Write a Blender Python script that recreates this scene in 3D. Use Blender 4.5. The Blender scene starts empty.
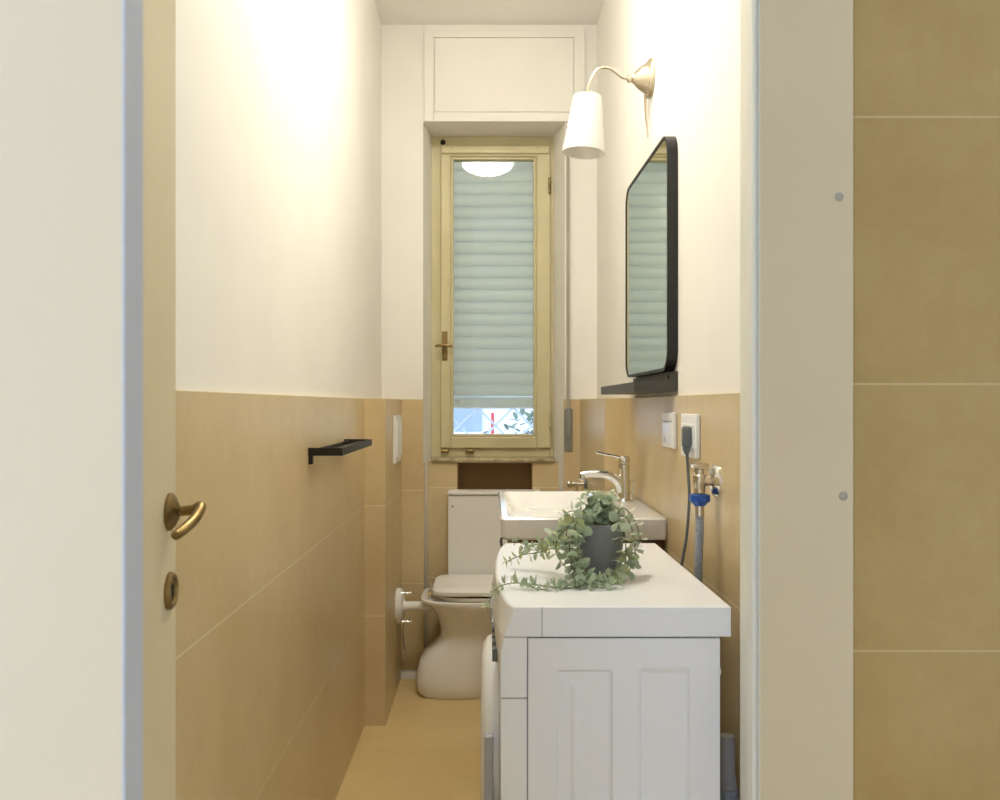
import bpy, bmesh, math, random
from mathutils import Vector, Matrix
PI = math.pi
random.seed(7)
S = bpy.context.scene
COL = S.collection
F = 826.0; EYE = 1.17

# ------------------------------------------------------------------ camera
cd = bpy.data.cameras.new('camera'); cam = bpy.data.objects.new('camera', cd); COL.objects.link(cam)
cam.location = (0, 0, EYE); cam.rotation_euler = (PI/2, 0, 0)
cd.sensor_width = 36; cd.lens = F*36/1000; cd.shift_x = 0.010; cd.shift_y = 0.004
cd.clip_start = 0.02
cd.dof.use_dof = True; cd.dof.focus_distance = 2.6; cd.dof.aperture_fstop = 12
S.camera = cam

# ------------------------------------------------------------------ world, exposure
w = bpy.data.worlds.new('world'); S.world = w; w.use_nodes = True
wn = w.node_tree; bg = wn.nodes['Background']
tc = wn.nodes.new('ShaderNodeTexCoord'); sep = wn.nodes.new('ShaderNodeSeparateXYZ')
# overcast daylight: white over the yard (+y), brighter and bluer on the lobby side (-y)
cr = wn.nodes.new('ShaderNodeMapRange'); cr.inputs['From Min'].default_value = -.4; cr.inputs['From Max'].default_value = .3
mxw = wn.nodes.new('ShaderNodeMix'); mxw.data_type = 'RGBA'
wn.links.new(tc.outputs['Generated'], sep.inputs[0]); wn.links.new(sep.outputs[1], cr.inputs[0]); wn.links.new(cr.outputs[0], mxw.inputs[0])
mxw.inputs[6].default_value = (1.68, 2.2, 3.2, 1); mxw.inputs[7].default_value = (1.30, 1.36, 1.40, 1)
wn.links.new(mxw.outputs[2], bg.inputs[0]); bg.inputs[1].default_value = 1.0
vs = S.view_settings
vs.view_transform = 'Standard'; vs.look = 'None'; vs.gamma = 1; vs.use_curve_mapping = False
vs.exposure = 0.27
LAMP = 43.0

# ------------------------------------------------------------------ materials
def lin(c):
    return tuple(((v/255)/12.92 if v/255 <= .04045 else ((v/255+.055)/1.055)**2.4) for v in c)
def mat(name, rgb, rough=.5, metal=0, emit=None, es=1, spec=.5, coat=0, sss=0):
    m = bpy.data.materials.new(name); m.use_nodes = True
    b = m.node_tree.nodes['Principled BSDF']
    b.inputs['Base Color'].default_value = (*lin(rgb), 1)
    b.inputs['Roughness'].default_value = rough; b.inputs['Metallic'].default_value = metal
    b.inputs['Specular IOR Level'].default_value = spec
    b.inputs['Coat Weight'].default_value = coat
    if emit: b.inputs['Emission Color'].default_value = (*emit, 1); b.inputs['Emission Strength'].default_value = es
    return m
def noisy(m, rgb2, scale=8, lo=.35, hi=.7, bump=0, detail=5, stretch=None):
    """vary the base colour between its own and rgb2 with noise"""
    nt = m.node_tree; b = nt.nodes['Principled BSDF']; c = b.inputs['Base Color'].default_value[:]
    t = nt.nodes.new('ShaderNodeTexCoord'); n = nt.nodes.new('ShaderNodeTexNoise')
    n.inputs['Scale'].default_value = scale; n.inputs['Detail'].default_value = detail
    src = t.outputs['Object']
    if stretch:
        mp = nt.nodes.new('ShaderNodeMapping'); mp.inputs['Scale'].default_value = stretch
        nt.links.new(src, mp.inputs[0]); src = mp.outputs[0]
    nt.links.new(src, n.inputs['Vector'])
    r = nt.nodes.new('ShaderNodeValToRGB'); r.color_ramp.elements[0].position = lo; r.color_ramp.elements[1].position = hi
    r.color_ramp.elements[0].color = c; r.color_ramp.elements[1].color = (*lin(rgb2), 1)
    nt.links.new(n.outputs[0], r.inputs[0]); nt.links.new(r.outputs[0], b.inputs['Base Color'])
    if bump:
        bp = nt.nodes.new('ShaderNodeBump'); bp.inputs['Strength'].default_value = bump; bp.inputs['Distance'].default_value = .002
        nt.links.new(n.outputs[0], bp.inputs['Height']); nt.links.new(bp.outputs[0], b.inputs['Normal'])
    return m
def tile_mat(name, c1, c2, grout, pu, ou, pv, ov, floor=False, rough=.33):
    """large ceramic tiles; joints every pu / pv metres"""
    m = bpy.data.materials.new(name); m.use_nodes = True; nt = m.node_tree; N = nt.nodes; L = nt.links
    b = N['Principled BSDF']; b.inputs['Roughness'].default_value = rough
    t = N.new('ShaderNodeTexCoord'); s = N.new('ShaderNodeSeparateXYZ'); L.new(t.outputs['Object'], s.inputs[0])
    def mth(op, a, bb=None, c=None):
        n = N.new('ShaderNodeMath'); n.operation = op
        for i, v in enumerate((a, bb, c)):
            if v is None: continue
            if isinstance(v, (int, float)): n.inputs[i].default_value = v
            else: L.new(v, n.inputs[i])
        return n.outputs[0]
    if floor: u, v = s.outputs[0], s.outputs[1]
    else: u, v = mth('ADD', s.outputs[0], s.outputs[1]), s.outputs[2]
    def cell(q, p, o): return mth('DIVIDE', mth('SUBTRACT', q, o), p)
    cu, cv = cell(u, pu, ou), cell(v, pv, ov)
    def joint(c, p, wd):
        f = mth('FRACT', mth('ADD', c, .5)); d = mth('ABSOLUTE', mth('SUBTRACT', f, .5))
        return mth('LESS_THAN', d, wd/p)
    jv = joint(cv, pv, .0015); ju = mth('MULTIPLY', joint(cu, pu, .0009), .35)
    j = mth('MAXIMUM', ju, mth('MULTIPLY', jv, .95))
    n1 = N.new('ShaderNodeTexNoise'); n1.inputs['Scale'].default_value = 3.2; n1.inputs['Detail'].default_value = 7
    n1.inputs['Roughness'].default_value = .6
    L.new(t.outputs['Object'], n1.inputs['Vector'])
    n2 = N.new('ShaderNodeTexNoise'); n2.inputs['Scale'].default_value = 45; n2.inputs['Detail'].default_value = 3
    L.new(t.outputs['Object'], n2.inputs['Vector'])
    cmb = N.new('ShaderNodeCombineXYZ'); L.new(mth('FLOOR', cu), cmb.inputs[0]); L.new(mth('FLOOR', cv), cmb.inputs[1])
    wn_ = N.new('ShaderNodeTexWhiteNoise'); L.new(cmb.outputs[0], wn_.inputs['Vector'])
    fac = mth('ADD', mth('MULTIPLY', n1.outputs[0], 1.1), mth('ADD', mth('MULTIPLY', n2.outputs[0], .25), mth('MULTIPLY', wn_.outputs[0], .16)))
    r = N.new('ShaderNodeValToRGB'); r.color_ramp.elements[0].position = .5; r.color_ramp.elements[1].position = 1.0
    r.color_ramp.elements[0].color = (*lin(c1), 1); r.color_ramp.elements[1].color = (*lin(c2), 1)
    L.new(fac, r.inputs[0])
    mx = N.new('ShaderNodeMix'); mx.data_type = 'RGBA'; L.new(j, mx.inputs[0]); L.new(r.outputs[0], mx.inputs[6])
    mx.inputs[7].default_value = (*lin(grout), 1); L.new(mx.outputs[2], b.inputs['Base Color'])
    bp = N.new('ShaderNodeBump'); bp.inputs['Strength'].default_value = .25; bp.inputs['Distance'].default_value = .001
    L.new(mth('SUBTRACT', mth('MULTIPLY', n2.outputs[0], .25), j), bp.inputs['Height']); L.new(bp.outputs[0], b.inputs['Normal'])
    return m

M = {}
M['plaster'] = noisy(mat('plaster', (247, 244, 235), .8), (243, 239, 230), 3, bump=.08)
M['ceiling'] = mat('ceiling_paint', (250, 248, 243), .85)
M['wtile'] = tile_mat('wall_tile', (208, 183, 134), (224, 203, 160), (240, 228, 200), .8, 1.524, .4, 0.0)
M['wtile_shaded'] = tile_mat('wall_tile_shaded', (172, 142, 84), (190, 162, 106), (202, 182, 136), 2.4, 2.9, .4, 0.0)  # wall tile again, with the near wall's shade put into darker colours
M['ftile'] = tile_mat('floor_tile', (218, 190, 132), (230, 205, 148), (204, 176, 122), .8, .35, .4, 2.79, True, .4)
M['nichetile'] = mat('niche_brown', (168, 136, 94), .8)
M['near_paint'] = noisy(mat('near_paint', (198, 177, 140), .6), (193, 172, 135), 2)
M['near_edge'] = mat('edge_daylight_tint', (208, 214, 230), .5)  # cool tint stands in for bluish window light on the casing edge
M['post_paint'] = noisy(mat('post_paint', (220, 204, 170), .6), (213, 197, 163), 2)
M['post_edge'] = mat('post_edge_paint', (236, 233, 218), .45)
M['cap'] = mat('cap_grey', (172, 164, 148), .6)
M['cream'] = noisy(mat('door_cream', (230, 218, 184), .45), (222, 209, 172), 4)
M['win'] = noisy(mat('window_cream', (216, 205, 164), .42), (208, 196, 152), 6)
M['brass'] = noisy(mat('aged_brass', (158, 134, 86), .34, .9), (112, 92, 56), 40)
M['keyhole'] = mat('keyhole_dark', (25, 18, 12), .7)
M['white'] = mat('white_enamel', (242, 242, 243), .3, coat=.2)
M['ceramic'] = mat('ceramic', (249, 247, 243), .12, coat=.5)
M['plastic'] = mat('white_plastic', (247, 245, 240), .38)
M['greyp'] = mat('grey_plastic', (186, 190, 198), .35)
M['dgrey'] = mat('dark_grey_plastic', (104, 110, 110), .5)
M['gap'] = mat('seam_grey', (120, 122, 126), .7)
M['black'] = mat('black_metal', (20, 18, 16), .42)
M['shelfm'] = mat('charcoal_metal', (72, 68, 60), .5)
M['chrome'] = mat('chrome', (225, 225, 222), .12, 1)
M['nickel'] = mat('brushed_nickel', (208, 196, 176), .26, 1)
M['mirror'] = mat('mirror_glass', (222, 226, 218), .01, 1)
M['blue'] = mat('blue_plastic', (38, 84, 165), .4)
M['hose'] = noisy(mat('grey_hose', (166, 170, 176), .45), (138, 142, 148), 120)
M['drain'] = mat('drain_grey', (176, 172, 166), .6)
M['pot'] = noisy(mat('pot_grey', (130, 130, 128), .75), (116, 117, 116), 30)
M['soil'] = noisy(mat('soil', (52, 42, 32), .95), (30, 24, 18), 60, bump=.6)
M['leaf'] = noisy(mat('leaf_green', (205, 216, 190), .5), (174, 192, 162), 40)
M['leaf2'] = noisy(mat('leaf_yellow', (206, 210, 162), .5), (176, 188, 140), 40)
M['stem'] = mat('stem_green', (120, 126, 88), .6)
M['slat'] = mat('slat_plastic', (236, 240, 232), .4)
M['marble'] = noisy(mat('sill_stone', (206, 192, 156), .4), (150, 128, 92), 45)
M['wood'] = noisy(mat('brown_wood', (118, 84, 56), .5), (88, 60, 38), 10, stretch=(1, 1, 12))
M['strap'] = mat('strap_beige', (166, 160, 145), .8)
M['steel'] = mat('grey_steel', (150, 150, 144), .4, .7)
M['outwall'] = noisy(mat('render_wall', (236, 236, 236), .8), (222, 222, 224), 1)
M['outglass'] = mat('dark_window', (150, 162, 184), .3)
M['outrail'] = mat('rail_paint', (196, 204, 214), .5)
M['red'] = mat('red_paint', (214, 60, 70), .5)
M['outfloor'] = mat('terrace_concrete', (190, 188, 184), .8)
M['green'] = noisy(mat('hedge_green', (120, 140, 120), .7), (70, 95, 75), 20)
M['glow'] = mat('lamp_opal', (255, 250, 240), .3, emit=(1.0, .955, .86), es=LAMP)
# fabric shade lets some light through
def shade_mat():
    m = bpy.data.materials.new('shade_fabric'); m.use_nodes = True; nt = m.node_tree
    b = nt.nodes['Principled BSDF']; b.inputs['Base Color'].default_value = (.93, .91, .87, 1); b.inputs['Roughness'].default_value = .8
    tr = nt.nodes.new('ShaderNodeBsdfTranslucent'); tr.inputs[0].default_value = (.95, .9, .82, 1)
    mx = nt.nodes.new('ShaderNodeMixShader'); mx.inputs[0].default_value = .3
    nt.links.new(b.outputs[0], mx.inputs[1]); nt.links.new(tr.outputs[0], mx.inputs[2])
    nt.links.new(mx.outputs[0], nt.nodes['Material Output'].inputs[0]); return m
M['shade'] = shade_mat()
def slat_mat():
    m = M['slat']; nt = m.node_tree; b = nt.nodes['Principled BSDF']
    tr = nt.nodes.new('ShaderNodeBsdfTranslucent'); tr.inputs[0].default_value = (.90, .90, .84, 1)
    mx = nt.nodes.new('ShaderNodeMixShader'); mx.inputs[0].default_value = .40
    nt.links.new(b.outputs[0], mx.inputs[1]); nt.links.new(tr.outputs[0], mx.inputs[2])
    nt.links.new(mx.outputs[0], nt.nodes['Material Output'].inputs[0])
slat_mat()
for ln_ in ('leaf', 'leaf2'):
    nt = M[ln_].node_tree; tr = nt.nodes.new('ShaderNodeBsdfTranslucent'); mx = nt.nodes.new('ShaderNodeMixShader'); mx.inputs[0].default_value = .3
    b_ = nt.nodes['Principled BSDF']; nt.links.new(b_.inputs['Base Color'].links[0].from_socket, tr.inputs[0])
    nt.links.new(b_.outputs[0], mx.inputs[1]); nt.links.new(tr.outputs[0], mx.inputs[2]); nt.links.new(mx.outputs[0], nt.nodes['Material Output'].inputs[0])
def glass_mat():
    m = bpy.data.materials.new('pane_glass'); m.use_nodes = True; nt = m.node_tree; nt.nodes.clear()
    o = nt.nodes.new('ShaderNodeOutputMaterial'); t = nt.nodes.new('ShaderNodeBsdfTransparent'); t.inputs[0].default_value = (.97, .985, .97, 1)
    g = nt.nodes.new('ShaderNodeBsdfGlossy'); g.inputs['Roughness'].default_value = .0
    f = nt.nodes.new('ShaderNodeFresnel'); f.inputs[0].default_value = 1.52
    mx = nt.nodes.new('ShaderNodeMixShader')
    nt.links.new(f.outputs[0], mx.inputs[0]); nt.links.new(t.outputs[0], mx.inputs[1]); nt.links.new(g.outputs[0], mx.inputs[2]); nt.links.new(mx.outputs[0], o.inputs[0])
    return m
M['glass'] = glass_mat()

# ------------------------------------------------------------------ mesh helpers
def at(px, py, y):
    """image point -> world point at depth y"""
    return Vector(((px-490)*y/F, y, EYE-(py-404)*y/F))
def new(): return bmesh.new()
def box(bm, x0, x1, y0, y1, z0, z1, bev=0, seg=2):
    r = bmesh.ops.create_cube(bm, size=1)
    bmesh.ops.scale(bm, vec=(x1-x0, y1-y0, z1-z0), verts=r['verts'])
    bmesh.ops.translate(bm, vec=((x0+x1)/2, (y0+y1)/2, (z0+z1)/2), verts=r['verts'])
    if bev:
        es = list({e for v in r['verts'] for e in v.link_edges})
        bmesh.ops.bevel(bm, geom=es, offset=bev, segments=seg, affect='EDGES', profile=.5)
    return bm
def frame_of(d):
    d = d.normalized(); up = Vector((0, 0, 1)) if abs(d.z) < .95 else Vector((1, 0, 0))
    a = d.cross(up).normalized(); return a, a.cross(d).normalized()
def tube(bm, pts, r, n=12, cap=True, flat=1.0):
    pts = [Vector(p) for p in pts]; rings = []
    rs = r if isinstance(r, (list, tuple)) else [r]*len(pts)
    a0 = None
    for i, p in enumerate(pts):
        d = (pts[min(i+1, len(pts)-1)]-pts[max(i-1, 0)]).normalized()
        if a0 is None: a, b = frame_of(d)
        else:
            a = (a0 - d*a0.dot(d)).normalized(); b = a.cross(d).normalized()
        a0 = a
        rings.append([bm.verts.new(p + a*math.cos(t*2*PI/n)*rs[i] + b*math.sin(t*2*PI/n)*rs[i]*flat) for t in range(n)])
    for i in range(len(rings)-1):
        for k in range(n):
            bm.faces.new((rings[i][k], rings[i][(k+1) % n], rings[i+1][(k+1) % n], rings[i+1][k]))
    if cap:
        bm.faces.new(rings[0]); bm.faces.new(rings[-1])
    return bm
def cyl(bm, p0, p1, r, r2=None, n=24): return tube(bm, [p0, p1], [r, r if r2 is None else r2], n)
def lathe(bm, origin, axis, prof, n=32, close=False):
    """prof: (radius, distance along the axis)"""
    o = Vector(origin); d = Vector(axis).normalized(); a, b = frame_of(d); rings = []
    for r, h in prof:
        if r < 1e-6: rings.append([bm.verts.new(o+d*h)])
        else: rings.append([bm.verts.new(o+d*h+a*math.cos(t*2*PI/n)*r+b*math.sin(t*2*PI/n)*r) for t in range(n)])
    for i in range(len(rings)-1):
        A, B = rings[i], rings[i+1]
        for k in range(n):
            q = [A[k % len(A)], A[(k+1) % len(A)], B[(k+1) % len(B)], B[k % len(B)]]
            q2 = []
            for v in q:
                if v not in q2: q2.append(v)
            if len(q2) > 2: bm.faces.new(q2)
    return bm
def loft(bm, rings, cap=True):
    R = [[bm.verts.new(p) for p in ring] for ring in rings]; n = len(R[0])
    for i in range(len(R)-1):
        for k in range(n): bm.faces.new((R[i][k], R[i][(k+1) % n], R[i+1][(k+1) % n], R[i+1][k]))
    if cap: bm.faces.new(R[0]); bm.faces.new(R[-1])
    return R
def prism(bm, poly, axis, a0, a1):
    """extrude a 2D polygon (list of pairs) along an axis"""
    def P(u, v, a):
        return {'x': (a, u, v), 'y': (u, a, v), 'z': (u, v, a)}[axis]
    loft(bm, [[Vector(P(u, v, a0)) for u, v in poly], [Vector(P(u, v, a1)) for u, v in poly]])
    return bm
def spline(pts, k=8):
    pts = [Vector(p) for p in pts]; out = []
    for i in range(len(pts)-1):
        p0 = pts[max(i-1, 0)]; p1 = pts[i]; p2 = pts[i+1]; p3 = pts[min(i+2, len(pts)-1)]
        for s in range(k):
            t = s/k
            out.append(.5*((2*p1)+(p2-p0)*t+(2*p0-5*p1+4*p2-p3)*t*t+(3*p1-p0-3*p2+p3)*t**3))
    return out+[pts[-1]]
def obj(name, bm, m, parent=None, smooth=False, bevel=0):
    bmesh.ops.recalc_face_normals(bm, faces=bm.faces[:])
    me = bpy.data.meshes.new(name); bm.to_mesh(me); bm.free()
    me.materials.append(M[m] if isinstance(m, str) else m)
    o = bpy.data.objects.new(name, me); COL.objects.link(o)
    if smooth:
        for p in me.polygons: p.use_smooth = True
        me.set_sharp_from_angle(angle=math.radians(38))
    if parent:
        o.parent = parent
        q = parent; loc = Vector((0, 0, 0))
        while q: loc += q.location; q = q.parent
        o.location = -loc           # geometry is written in world coordinates
    if bevel:
        b = o.modifiers.new('bevel', 'BEVEL'); b.width = bevel; b.segments = 2; b.limit_method = 'ANGLE'
    return o
def thing(name, loc, label, cat, group=None):
    o = bpy.data.objects.new(name, None); COL.objects.link(o); o.location = loc; o.empty_display_size = .05
    o['label'] = label; o['category'] = cat
    if group: o['group'] = group
    return o
def tag(o, label, cat, group=None):
    o['label'] = label; o['category'] = cat
    if group: o['group'] = group
    return o
def struct(name, bm, m, label=None, **k):
    o = obj(name, bm, m, **k); o['kind'] = 'structure'
    if label: o['label'] = label
    return o
def B(*a, **k): return box(new(), *a, **k)

# ------------------------------------------------------------------ room shell
XL, XR, YB = -.456, .450, 3.54          # tile faces
TP = .01                                # tile thickness
CE, TT = 2.80, 1.19                     # ceiling, top of tiling
struct('floor', B(-1.25, 1.6, -.9, 3.95, -.1, 0), 'ftile', 'beige ceramic tiled bathroom floor')
struct('ceiling', B(-1.25, 1.6, -.9, 3.95, CE, CE+.1), 'ceiling', 'plain white ceiling')
bm = new(); box(bm, -.60, XL-TP, .46, 3.95, 0, CE); struct('wall_left', bm, 'plaster', 'white plaster wall above the tiles, left side')
bm = new(); box(bm, XR+TP, .62, 1.30, 3.95, 0, CE); struct('wall_right', bm, 'plaster', 'white plaster wall with sconce, right side')
# window wall: two piers, the lintel and the parapet under the window
NL, NR = -.2875, .322                   # alcove edges at the wall face
bm = new()
prism(bm, [(XL-TP, YB+TP), (NL, YB+TP), (-.240, 3.95), (XL-TP, 3.95)], 'z', 0, CE)
prism(bm, [(NR, YB+TP), (XR+TP, YB+TP), (XR+TP, 3.95), (.250, 3.95)], 'z', 0, CE)
box(bm, NL, NR, YB+TP, 3.95, 2.38, CE)
HX0, HX1, HZ0, HZ1 = -.146, .190, .52, .909
box(bm, NL, HX0, 3.67, 3.95, 0, .915); box(bm, HX1, NR, 3.67, 3.95, 0, .915)
box(bm, HX0, HX1, 3.67, 3.95, 0, HZ0); box(bm, HX0, HX1, 3.67, 3.95, HZ1, .915)
struct('wall_back', bm, 'plaster', 'white end wall around the window')
struct('trim_1', B(XL-TP, XL, .47, 3.0, 0, TT), 'wtile', 'beige ceramic tiling on left wall', bevel=.001)
struct('trim_2', B(XR, XR+TP, 1.30, 2.77, 0, TT), 'wtile', 'beige ceramic tiling on right wall behind washing machine', bevel=.001)
struct('trim_3', B(XL-TP, -.38, 3.0, YB+TP, 0, TT), 'wtile', 'tiled pipe chase beside the toilet', bevel=.001)
struct('trim_4', B(.385, XR+TP, 2.77, YB+TP, 0, TT), 'wtile', 'tiled pipe chase beyond the washbasin', bevel=.001)
bm = new()
box(bm, -.38, NL, YB, YB+TP, 0, TT); box(bm, NR, .385, YB, YB+TP, 0, TT)
struct('trim_5', bm, 'wtile', 'beige tiling on end wall beside window')
bm = new()
box(bm, NL, HX0, 3.66, 3.67, 0, .915); box(bm, HX1, NR, 3.66, 3.67, 0, .915)
box(bm, HX0, HX1, 3.66, 3.67, 0, HZ0)
box(bm, NL, NL+.004, YB, 3.66, 0, .915); box(bm, NR-.004, NR, YB, 3.66, 0, TT)
struct('trim_6', bm, 'wtile', 'beige tiling below the window sill')
bm = new(); box(bm, HX0, HX1, 3.78, 3.79, HZ0, HZ1)
box(bm, HX0, HX0+.004, 3.672, 3.78, HZ0, HZ1); box(bm, HX1-.004, HX1, 3.672, 3.78, HZ0, HZ1)
box(bm, HX0, HX1, 3.672, 3.78, HZ1-.004, HZ1); box(bm, HX0, HX1, 3.672, 3.78, HZ0, HZ0+.004)
struct('trim_7', bm, 'nichetile', 'dark brown recess under window sill')
struct('baseboard_back', B(-.38, NL, 3.515, YB, 0, .028), 'plastic', 'low pale kerb at foot of end wall')
# service hatch over the window
bm = new()
hx0, hx1, hz1, hz0 = at(424, 0, 3.53).x, at(585, 0, 3.53).x, at(0, 30, 3.53).z, 2.38
px0, px1, pz1, pz0 = at(434, 0, 3.53).x, at(574, 0, 3.53).x, at(0, 37, 3.53).z, 2.42
box(bm, hx0, px0-.001, 3.535, 3.552, hz0, hz1); box(bm, px1+.001, hx1, 3.535, 3.552, hz0, hz1)
box(bm, px0-.001, px1+.001, 3.535, 3.552, pz1+.001, hz1); box(bm, px0-.001, px1+.001, 3.535, 3.552, hz0, pz0-.001)
box(bm, px0+.001, px1-.001, 3.536, 3.552, pz0+.001, pz1-.001)
struct('trim_8', bm, 'plaster', 'white roller shutter box panel above window', bevel=.0015)
# sill
struct('trim_9', B(-.260, .285, 3.645, 3.80, .915, .930, bev=.003), 'marble', 'worn stone window sill')

# the wall with the painted post on the right (faces the camera)
struct('wall_pier', B(.400, 1.6, 1.25, 1.30, 0, CE), 'plaster')
struct('wall_daylight_block', B(-.20, 1.6, -.98, -.90, 0, CE), 'plaster')  # unseen wall added behind the camera, sized to keep sky reflection off the pane
struct('trim_10', B(.538, 1.5, 1.237, 1.25, 0, CE), 'wtile_shaded', 'large wall tiles right of painted post, coloured darker to stand for shade')
bm = new(); box(bm, .3965, .538, 1.2215, 1.25, 0, CE)
po = struct('trim_11', bm, 'post_paint', 'greige painted vertical board with two filled screw holes', bevel=.002)
bm = new(); prism(bm, [(.3840, 1.232), (.3875, 1.220), (.3915, 1.218), (.3925, 1.224), (.3955, 1.224), (.3965, 1.219), (.400, 1.222), (.400, 1.268), (.3840, 1.268)], 'z', 0, CE)
struct('trim_12', bm, 'post_edge', 'glossy cream edge strip of post beside the washing machine')
for i, (px, py) in enumerate(((839, 197), (843, 496))):
    p = at(px, py, 1.222)
    o = obj('screw_cap', lathe(new(), p+Vector((0, .002, 0)), (0, -1, 0), [(0, 0), (.0068, 0), (.0068, .003), (.004, .0045), (0, .0045)], 20), 'cap', po, smooth=True)
# near side: wall with opening, left
struct('wall_front', B(-1.25, -.30, .362, .46, 0, CE), 'near_paint')
bm = new(); box(bm, -.45, -.1513, .340, .3585, 0, CE); ca = struct('trim_13', bm, 'near_paint', 'cream door casing close to the camera at left')
obj('casing_edge', B(-.1514, -.1508, .3402, .359, 0, CE), 'near_edge', ca)
struct('wall_side', B(1.5, 1.6, -.9, 1.25, 0, CE), 'plaster')

# ------------------------------------------------------------------ door leaf at left
Fp = Vector((-.361, .95, 0)); H = Vector((-.300, .40, 0))
d = (H-Fp).normalized(); nrm = Vector((-d.y, d.x, 0)) if -d.y > 0 else Vector((d.y, -d.x, 0))   # nrm points right (+x)
dr = bpy.data.objects.new('door_1', None); COL.objects.link(dr); dr.location = (H.x, H.y, 0); dr['kind'] = 'structure'
dr['label'] = 'cream door leaf standing open at left with brass handle'
bm = new(); Ld = (H-Fp).length
ring = [Fp, H, H-nrm*.04, Fp-nrm*.04]
loft(bm, [[p+Vector((0, 0, .008)) for p in ring], [p+Vector((0, 0, 2.2)) for p in ring]])
obj('door_leaf', bm, 'cream', dr, bevel=.002)
def door_pt(s, out, z): return Fp+d*s+nrm*out+Vector((0, 0, z))
bs = .030
hz = 1.050
o = obj('handle_rosette', lathe(new(), door_pt(bs, 0, hz), nrm, [(0, 0), (.021, 0), (.021, .003), (.018, .006), (.011, .009), (.0075, .011), (0, .011)], 32), 'brass', dr, smooth=True)
hp = [door_pt(bs, .008, hz), door_pt(bs, .018, hz+.001), door_pt(bs-.002, .027, hz+.002), door_pt(bs-.002, .0330, hz+.005), door_pt(bs+.004, .0345, hz+.003), door_pt(bs+.022, .0325, hz-.006), door_pt(bs+.045, .0275, hz-.013), door_pt(bs+.066, .0235, hz-.017)]
sp = spline(hp, 6); rr = [.0052+.0010*math.sin(i/len(sp)*PI) for i in range(len(sp))]; rr[-1] = .004
obj('door_handle', tube(new(), sp, rr, 14), 'brass', dr, smooth=True)
kz = .962
ro = obj('key_rosette', lathe(new(), door_pt(bs, 0, kz), nrm, [(0, 0), (.021, 0), (.021, .003), (.018, .006), (.014, .006), (.0125, .004), (0, .004)], 32), 'brass', dr, smooth=True)
bm = new(); lathe(bm, door_pt(bs, .0035, kz+.004), nrm, [(0, 0), (.0038, 0), (.0038, .0012), (0, .0012)], 16)
loft(bm, [[door_pt(bs-.002, q, kz+.003), door_pt(bs+.002, q, kz+.003), door_pt(bs+.003, q, kz-.010), door_pt(bs-.003, q, kz-.010)] for q in (.0035, .0047)])
obj('keyhole', bm, 'keyhole', ro)
bm = new(); box(bm, Fp.x-.026, Fp.x-.012, Fp.y-.002, Fp.y+.0015, .90, 1.12)
obj('lock_plate', bm, 'brass', dr)

# ------------------------------------------------------------------ window
YW = 3.74
W = bpy.data.objects.new('window_1', None); COL.objects.link(W); W.location = (0, YW, .93); W['kind'] = 'structure'
W['label'] = 'tall narrow cream wooden casement window'
def wx(px, y=YW): return (px-490)*y/F
def wz(py, y=YW): return EYE-(py-404)*y/F
bm = new()
ox0, ox1, oz0, oz1 = wx(427), wx(557), .930, wz(134)
sx0, sx1, sz0, sz1 = wx(441), wx(550), wz(448), wz(147)
gx0, gx1, gz0, gz1 = wx(453.5), wx(533.5), wz(434), wz(160)
box(bm, ox0, sx0, YW, YW+.08, oz0, oz1); box(bm, sx1, ox1, YW, YW+.08, oz0, oz1)
box(bm, sx0, sx1, YW, YW+.08, oz0, sz0); box(bm, sx0, sx1, YW, YW+.08, sz1, oz1)
obj('window_frame', bm, 'win', W, bevel=.003)
bm = new(); ys = YW-.018
def ringbox(bm, a0, a1, b0, b1, c0, c1, d0, d1, y0, y1):
    """a rectangular frame: outer a0..a1 x b0..b1, inner c0..c1 x d0..d1"""
    box(bm, a0, c0, y0, y1, b0, b1); box(bm, c1, a1, y0, y1, b0, b1)
    box(bm, c0, c1, y0, y1, b0, d0); box(bm, c0, c1, y0, y1, d1, b1)
ringbox(bm, sx0, sx1, sz0, sz1, gx0-.012, gx1+.012, gz0-.012, gz1+.012, ys, YW+.045)
obj('sash', bm, 'win', W, bevel=.004)
bm = new(); ringbox(bm, gx0-.012, gx1+.012, gz0-.012, gz1+.012, gx0, gx1, gz0, gz1, ys+.010, YW+.040)
obj('glazing_bead', bm, 'win', W, bevel=.003)
bm = new(); box(bm, sx0+.006, sx1-.006, ys-.012, ys, wz(154, ys), wz(149.5, ys), bev=.003)
obj('drip_moulding', bm, 'win', W)
obj('pane', B(gx0, gx1, YW+.012, YW+.016, gz0, gz1), 'glass', W)
# handle
bm = new(); c = Vector((wx(444.8, ys), ys, wz(346, ys)))
box(bm, c.x-.012, c.x+.012, ys-.006, ys, c.z-.066, c.z+.066, bev=.003)
hpz = obj('handle_plate', bm, 'brass', W)
bm = new(); cyl(bm, c+Vector((0, 0, 0)), c+Vector((0, -.035, 0)), .008)
tube(bm, spline([c+Vector((-.040, -.035, -.003)), c+Vector((-.01, -.038, .001)), c+Vector((.036, -.034, -.003))], 6), .0065, 10)
obj('handle_lever', bm, 'brass', hpz, smooth=True)
for py in (186, 420):
    p = Vector((wx(549.5, ys), ys-.003, wz(py, ys)))
    bm = new(); tube(bm, [p+Vector((0, 0, -.028)), p+Vector((0, 0, .028))], .006, 10)
    lathe(bm, p+Vector((0, 0, .028)), (0, 0, 1), [(.004, 0), (.007, .005), (0, .012)], 10); lathe(bm, p-Vector((0, 0, .028)), (0, 0, -1), [(.004, 0), (.007, .005), (0, .012)], 10)
    obj('hinge', bm, 'brass' if py < 200 else 'win', W, smooth=True)
obj('lock_rod', tube(new(), [Vector((wx(552), YW-.004, wz(452))), Vector((wx(552), YW-.004, wz(425)))], .003, 8), 'win', W)
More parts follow.
